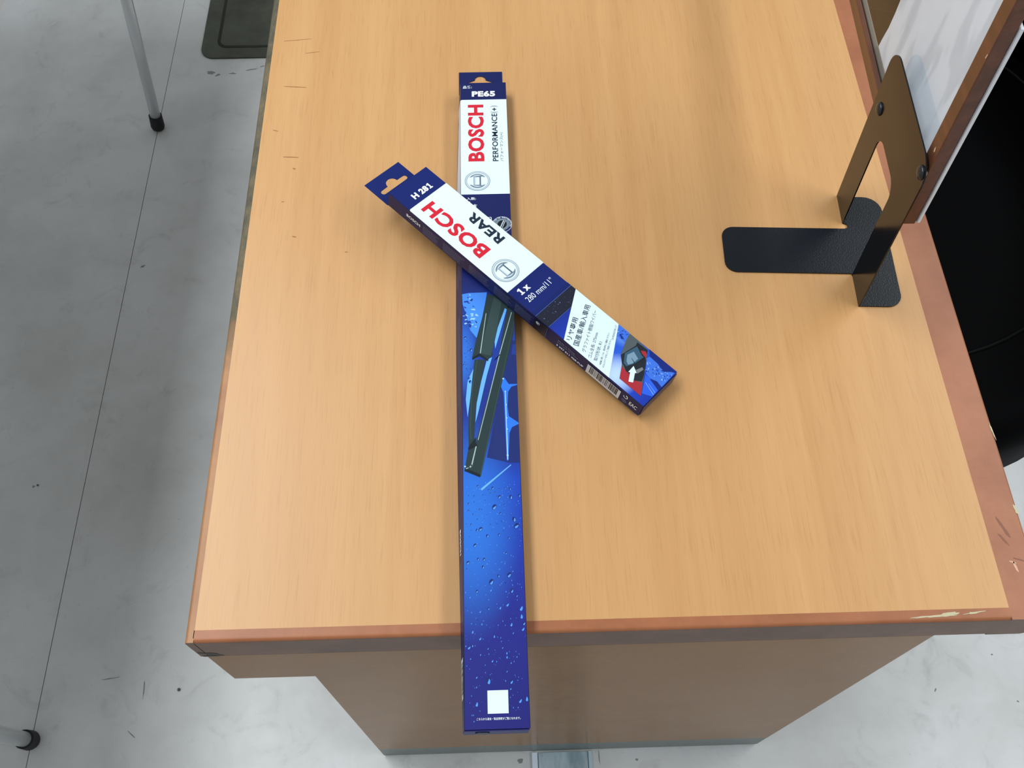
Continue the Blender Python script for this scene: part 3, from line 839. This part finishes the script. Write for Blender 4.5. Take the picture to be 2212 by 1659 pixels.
# ------------------------------------------------------------------ bookend and partition share one leaning frame
BROT = -math.atan(0.0453)
LEAN = math.radians(2.5)
M_PAINT = mat('black_paint', (10, 11, 12), 0.16, 0.34)
t = NT(M_PAINT)
t.bump(t.noise(t.coord((900, 900, 900)), 1.0, 2, 0.5), 0.05, 0.0004)
M_PAINTB = mat('black_paint_base', (13, 18, 26), 0.36, 0.3)
t = NT(M_PAINTB)
t.bump(t.noise(t.coord((700, 700, 700)), 1.0, 2, 0.5), 0.35, 0.0006)
bk = empty('bookend', (0.60225, 0.3644, DZ), BROT)
tag(bk, 'black painted metal bookend standing on the desk, bolted to the partition', 'bookend')
# base: wide plate towards the partition plus the long tongue across the desk
bo = [(0.0, -0.0690)] + [(0.0432 - 0.014 + 0.014 * math.cos(math.radians(a)), -0.0690 + 0.014 + 0.014 * math.sin(math.radians(a))) for a in range(-90, 1, 15)] \
   + [(0.0432 - 0.018 + 0.018 * math.cos(math.radians(a)), 0.0665 - 0.018 + 0.018 * math.sin(math.radians(a))) for a in range(0, 91, 15)] \
   + [(0.0, 0.0665), (0.0, 0.0325), (0.0045, 0.0305), (0.0045, 0.0265), (0.001, 0.0250)] \
   + [(-0.1245 + 0.012 + 0.012 * math.cos(math.radians(a)), 0.0250 - 0.012 + 0.012 * math.sin(math.radians(a))) for a in range(90, 181, 15)] \
   + [(-0.1245 + 0.012 + 0.012 * math.cos(math.radians(a)), -0.0305 + 0.012 + 0.012 * math.sin(math.radians(a))) for a in range(180, 271, 15)] \
   + [(-0.001, -0.0305), (0.0, -0.0335)]
plate('base_plate', bo, [], 0.0003, 0.0016, F0, M_PAINTB, bk)
cl, sl = math.cos(LEAN), math.sin(LEAN)
def LF(a, b, c):            # a along the desk edge, b up the leaning plane, c away from the desk user
    return (c * cl - b * sl, a, b * cl + c * sl + 0.0003)
arch = [(-0.0310, 0.0)] + [(-0.0310 + 0.016 + 0.016 * math.cos(math.radians(a)), 0.128 - 0.016 + 0.016 * math.sin(math.radians(a))) for a in range(180, 89, -10)] \
     + [(0.0325 - 0.016 + 0.016 * math.cos(math.radians(a)), 0.128 - 0.016 + 0.016 * math.sin(math.radians(a))) for a in range(90, -1, -10)] + [(0.0325, 0.0)]
R1 = 0.020
uo = [(-0.0690, 0.0)] + arch + [(0.0690, 0.0), (0.0705, 0.1945 - R1)] \
   + [(0.0705 - R1 + R1 * math.cos(math.radians(a)), 0.1945 - R1 + R1 * math.sin(math.radians(a))) for a in range(10, 91, 10)] \
   + [(-0.0700 + R1 + R1 * math.cos(math.radians(a)), 0.1945 - R1 + R1 * math.sin(math.radians(a))) for a in range(90, 181, 10)]
plate('upright_plate', uo, [], 0.0, 0.0013, LF, M_PAINT, bk)
for (a, b) in ((0.0530, 0.1375), (-0.0605, 0.1810)):
    bm = bmesh.new()
    n = 20
    prev = None
    for (r_, c_) in ((0.0062, -0.0001), (0.0062, -0.0008), (0.0052, -0.0020), (0.0034, -0.0028), (0.0012, -0.0031)):
        row = [bm.verts.new(LF(a + r_ * math.cos(2 * math.pi * i / n), b + r_ * math.sin(2 * math.pi * i / n), c_)) for i in range(n)]
        if prev:
            for i in range(n):
                bm.faces.new((prev[i], prev[(i + 1) % n], row[(i + 1) % n], row[i]))
        prev = row
    bm.faces.new(prev)
    bm_obj('bolt_head', bm, mat('bolt_black', (30, 32, 36), .3, .5), bk, True)
    bm = bmesh.new()
    tube(bm, LF(a, b, 0.0013), LF(a, b, 0.0039), 0.003, n=14)
    bm_obj('bolt_shank', bm, mat('bolt_steel', (170, 168, 160), .3, .5, 1.0), bk)

pt = empty('partition_screen', (0.60225, 0.3644, DZ), BROT)
tag(pt, 'clear acrylic desk partition in a dark brown wooden frame, beside the bookend', 'partition')
def make_frame_wood(name, rgb):
    m = mat(name, rgb, 0.32, 0.5)
    t = NT(m)
    nz = t.noise(t.coord((120, 8, 120)), 1.0, 4, 0.6)
    t.color(t.ramp(nz, [(0.35, tuple(int(v * .82) for v in rgb)), (0.65, rgb)]))
    return m
M_FRAME = make_frame_wood('frame_brown', (106, 62, 40))
def lbox(name, a0, a1, b0, b1, c0, c1, material, parent, bev=0.0008):
    bm = bmesh.new()
    bmesh.ops.create_cube(bm, size=1.0)
    for v in bm.verts:
        v.co = Vector((a0 + (v.co.x + .5) * (a1 - a0), b0 + (v.co.y + .5) * (b1 - b0), c0 + (v.co.z + .5) * (c1 - c0)))
    if bev:
        bmesh.ops.bevel(bm, geom=list(bm.edges), offset=bev, segments=2, profile=0.5, affect='EDGES')
    for v in bm.verts:
        v.co = Vector(LF(*v.co))
    return bm_obj(name, bm, material, parent)
AE, BE = 0.78, 0.62
st = lbox('frame_stile', -0.0630, -0.0470, 0.1185, BE, 0.0040, 0.0153, M_FRAME, pt)
lbox('frame_stile', AE - 0.016, AE, 0.1185, BE, 0.0040, 0.0153, M_FRAME, pt)
lbox('frame_rail', -0.0468, AE - 0.0162, 0.1185, 0.1338, 0.0040, 0.0087, M_FRAME, pt)
lbox('glazing_bead', -0.0468, AE - 0.0162, 0.1185, 0.1325, 0.0108, 0.0153, mat('bead_grey', (120, 112, 100), .35, .5), pt)
lbox('frame_rail', -0.0468, AE - 0.0162, BE - 0.016, BE, 0.0040, 0.0087, M_FRAME, pt)
m = bpy.data.materials.new('acrylic'); m.use_nodes = True
nt = m.node_tree; nt.nodes.remove(nt.nodes['Principled BSDF'])
fr_ = nt.nodes.new('ShaderNodeFresnel'); fr_.inputs['IOR'].default_value = 1.49
tr = nt.nodes.new('ShaderNodeBsdfTransparent'); tr.inputs[0].default_value = (0.97, 0.985, 0.99, 1)
gl = nt.nodes.new('ShaderNodeBsdfGlossy'); gl.inputs['Roughness'].default_value = 0.02
mx = nt.nodes.new('ShaderNodeMixShader')
geo = nt.nodes.new('ShaderNodeNewGeometry'); inv = nt.nodes.new('ShaderNodeMath'); inv.operation = 'SUBTRACT'; inv.inputs[0].default_value = 1.0
nt.links.new(geo.outputs['Backfacing'], inv.inputs[1])
mu = nt.nodes.new('ShaderNodeMath'); mu.operation = 'MULTIPLY'
nt.links.new(fr_.outputs[0], mu.inputs[0]); nt.links.new(inv.outputs[0], mu.inputs[1])
nt.links.new(mu.outputs[0], mx.inputs[0]); nt.links.new(tr.outputs[0], mx.inputs[1]); nt.links.new(gl.outputs[0], mx.inputs[2])
nt.links.new(mx.outputs[0], nt.nodes['Material Output'].inputs['Surface'])
lbox('acrylic_sheet', -0.0469, AE - 0.0161, 0.1190, BE - 0.0005, 0.0089, 0.0106, m, pt, 0)
for cb in (blob(-56.5, 203, 1.2, 2.2, 0, 10, .4), blob(-61.4, 300, .8, 2.2, 0, 10, .4)):
    flat('chip', [cb], lambda a, b, c: LF(a, b, 0.0039 - c), mat('frame_chip', (206, 176, 140), .6, .4), st, 0.0)

# white sheet hung behind the acrylic
m = mat('white_sheet', (226, 226, 230), 0.45, 0.4)
t = NT(m)
a_ = t.noise(t.coord((34, 34, 11), rot=(0.25, 0, 0)), 1.0, 3, 0.5, 0.5)
SHEET_COL = t.ramp(a_, [(0.30, (230, 232, 238)), (0.44, (236, 238, 242)), (0.47, (244, 245, 249)), (0.70, (247, 248, 251))])
t.color(SHEET_COL)
so = [(-0.0640, 0.1215), (0.142, 0.1215), (0.1385, 0.141), (0.134, 0.158), (0.132, 0.176), (0.131, 0.20), (0.131, 0.3245), (-0.062, 0.3245), (-0.0640, 0.3225)]
sheet = empty('white_notice_sheet', (0.60225, 0.3644, DZ), BROT)
nt = m.node_tree
trl = nt.nodes.new('ShaderNodeBsdfTranslucent'); nt.links.new(SHEET_COL, trl.inputs[0])
mxs = nt.nodes.new('ShaderNodeMixShader'); mxs.inputs[0].default_value = 0.7
nt.links.new(nt.nodes['Principled BSDF'].outputs[0], mxs.inputs[1]); nt.links.new(trl.outputs[0], mxs.inputs[2])
nt.links.new(mxs.outputs[0], nt.nodes['Material Output'].inputs['Surface'])
tag(sheet, 'white sheet fixed behind the clear partition, its edge showing past the frame', 'sheet')
plate('sheet_board', so, [], 0.0156, 0.0160, LF, m, sheet)
lbox('edge_strip', -0.0642, -0.0560, 0.1215, 0.3245, 0.0161, 0.0184, mat('edge_strip_white', (232, 238, 244), .4, .4), sheet, 0.0003)
# ------------------------------------------------------------------ round black leather chair beyond the desk
m_le = mat('black_leather', (4, 4, 5), 0.6, 0.03)
t = NT(m_le)
t.bump(t.noise(t.coord((160, 160, 160)), 1.0, 3, 0.6), 0.12, 0.002)
ch = empty('tub_chair', (0.755, 0.705, 0))
tag(ch, 'black leather chair seat showing beyond the right edge of the desk', 'chair')
def lathe(name, prof, material, parent, n=64, a0=0, a1=360, smooth=True):
    bm = bmesh.new()
    full = a1 - a0 >= 360
    rows = []
    for i in range(n if full else n + 1):
        a = math.radians(a0 + (a1 - a0) * i / n)
        rows.append([bm.verts.new((r_ * math.cos(a), r_ * math.sin(a), z)) for r_, z in prof])
    m_ = len(rows)
    for i in range(m_ if full else m_ - 1):
        for j in range(len(prof) - 1):
            A, B = rows[i], rows[(i + 1) % m_]
            bm.faces.new((A[j], B[j], B[j + 1], A[j + 1]))
    if not full:
        bm.faces.new(rows[0]); bm.faces.new(rows[-1][::-1])
    bmesh.ops.remove_doubles(bm, verts=bm.verts, dist=1e-5)
    return bm_obj(name, bm, material, parent, smooth)
def rprof(r, z0, z1, e, dome=0.0):
    p = [(0.0, z1 + dome)]
    for i in range(1, 6): p.append(((r - e) * i / 5, z1 + dome * (1 - (i / 5) ** 2)))
    for i in range(1, 9):
        a = math.radians(90 - 90 * i / 8); p.append((r - e + e * math.cos(a), z1 - e + e * math.sin(a)))
    for i in range(1, 7):
        a = math.radians(-90 * i / 6); p.append((r - e * .5 + e * .5 * math.cos(a), z0 + e * .5 + e * .5 * math.sin(a)))
    p.append((0.0, z0))
    return p
seat = lathe('seat_cushion', rprof(0.45, 0.29, 0.445, 0.05, 0.012), m_le, ch, 72)
bm = bmesh.new(); nn_ = 72
for k_ in range(nn_):
    a0_, a1_ = 2 * math.pi * k_ / nn_, 2 * math.pi * (k_ + 1) / nn_
    tube(bm, (0.33 * math.cos(a0_), 0.33 * math.sin(a0_), 0.449), (0.33 * math.cos(a1_), 0.33 * math.sin(a1_), 0.449), 0.003, n=6, cap=False)
bm_obj('piping', bm, mat('black_piping', (8, 8, 9), .5, .06), seat, True)
lathe('backrest', [(0.36, 0.43), (0.37, 0.70), (0.40, 0.74), (0.45, 0.74), (0.47, 0.70), (0.47, 0.36), (0.452, 0.36), (0.452, 0.43), (0.36, 0.43)], m_le, ch, 30, -48, 48)
lathe('pedestal', [(0.0, 0.29), (0.05, 0.29), (0.045, 0.05), (0.24, 0.02), (0.25, 0.0), (0.0, 0.0)], mat('pedestal_black', (24, 24, 26), .4, .5), ch, 40)

# ------------------------------------------------------------------ folding table on the user's side of the desk; only two legs reach into view
M_PIPE = mat('steel_pipe', (232, 236, 238), 0.24, 0.8, 0.3)
M_RUB = mat('black_rubber', (32, 32, 34), 0.6, 0.3)
tb = empty('folding_table', (-0.692, 0.630, 0))
tag(tb, 'table on steel pipe legs left of the desk, two black rubber feet in view', 'table')
for sx in (-1, 1):
    for sy in (-1, 1):
        p0 = Vector((sx * 0.2500 - 0.0025, sy * 0.604, 0.003)); p1 = Vector((sx * 0.3310 - 0.0025, sy * 0.655, 0.672))
        d = (p1 - p0).normalized()
        bm = bmesh.new(); tube(bm, p0 + d * 0.006, p1, 0.0105, n=24)
        lg = bm_obj('leg', bm, M_PIPE, tb, True)
        bm = bmesh.new()
        tube(bm, p0, p0 + d * 0.006, 0.0125, 0.0140, 20); tube(bm, p0 + d * 0.006, p0 + d * 0.032, 0.0140, 0.0132, 20)
        bm_obj('rubber_foot', bm, M_RUB, lg)
plate('table_top', rrect(-0.35, 0.345, -0.74, 0.90, 0.02), [], 0.672, 0.700, F0, mat('table_laminate', (226, 225, 222), .4, .4), tb)
for sy in (-1, 1):
    bm = bmesh.new(); tube(bm, (-0.32, sy * 0.652, 0.655), (0.31, sy * 0.652, 0.655), 0.009, n=12)
    bm_obj('stretcher', bm, M_PIPE, tb)

# specks of grit on the floor
for (x, y, r_, lab) in ((-0.2399, 0.0929, 0.0024, 'small grey pellet of grit on the floor left of the desk panel'), (-0.523, 0.432, 0.0016, 'tiny dark speck on the floor left of the seam')):
    bm = bmesh.new(); bmesh.ops.create_icosphere(bm, subdivisions=2, radius=r_)
    for v in bm.verts: v.co.z *= 0.8; v.co *= 1 + 0.15 * math.sin(v.co.x * 4000)
    o = bm_obj('grit_pellet', bm, mat('grit', (88, 92, 92), .6, .3)); o.location = (x, y, r_ * 0.8)
    tag(o, lab, 'grit', 'specks of grit on the floor')
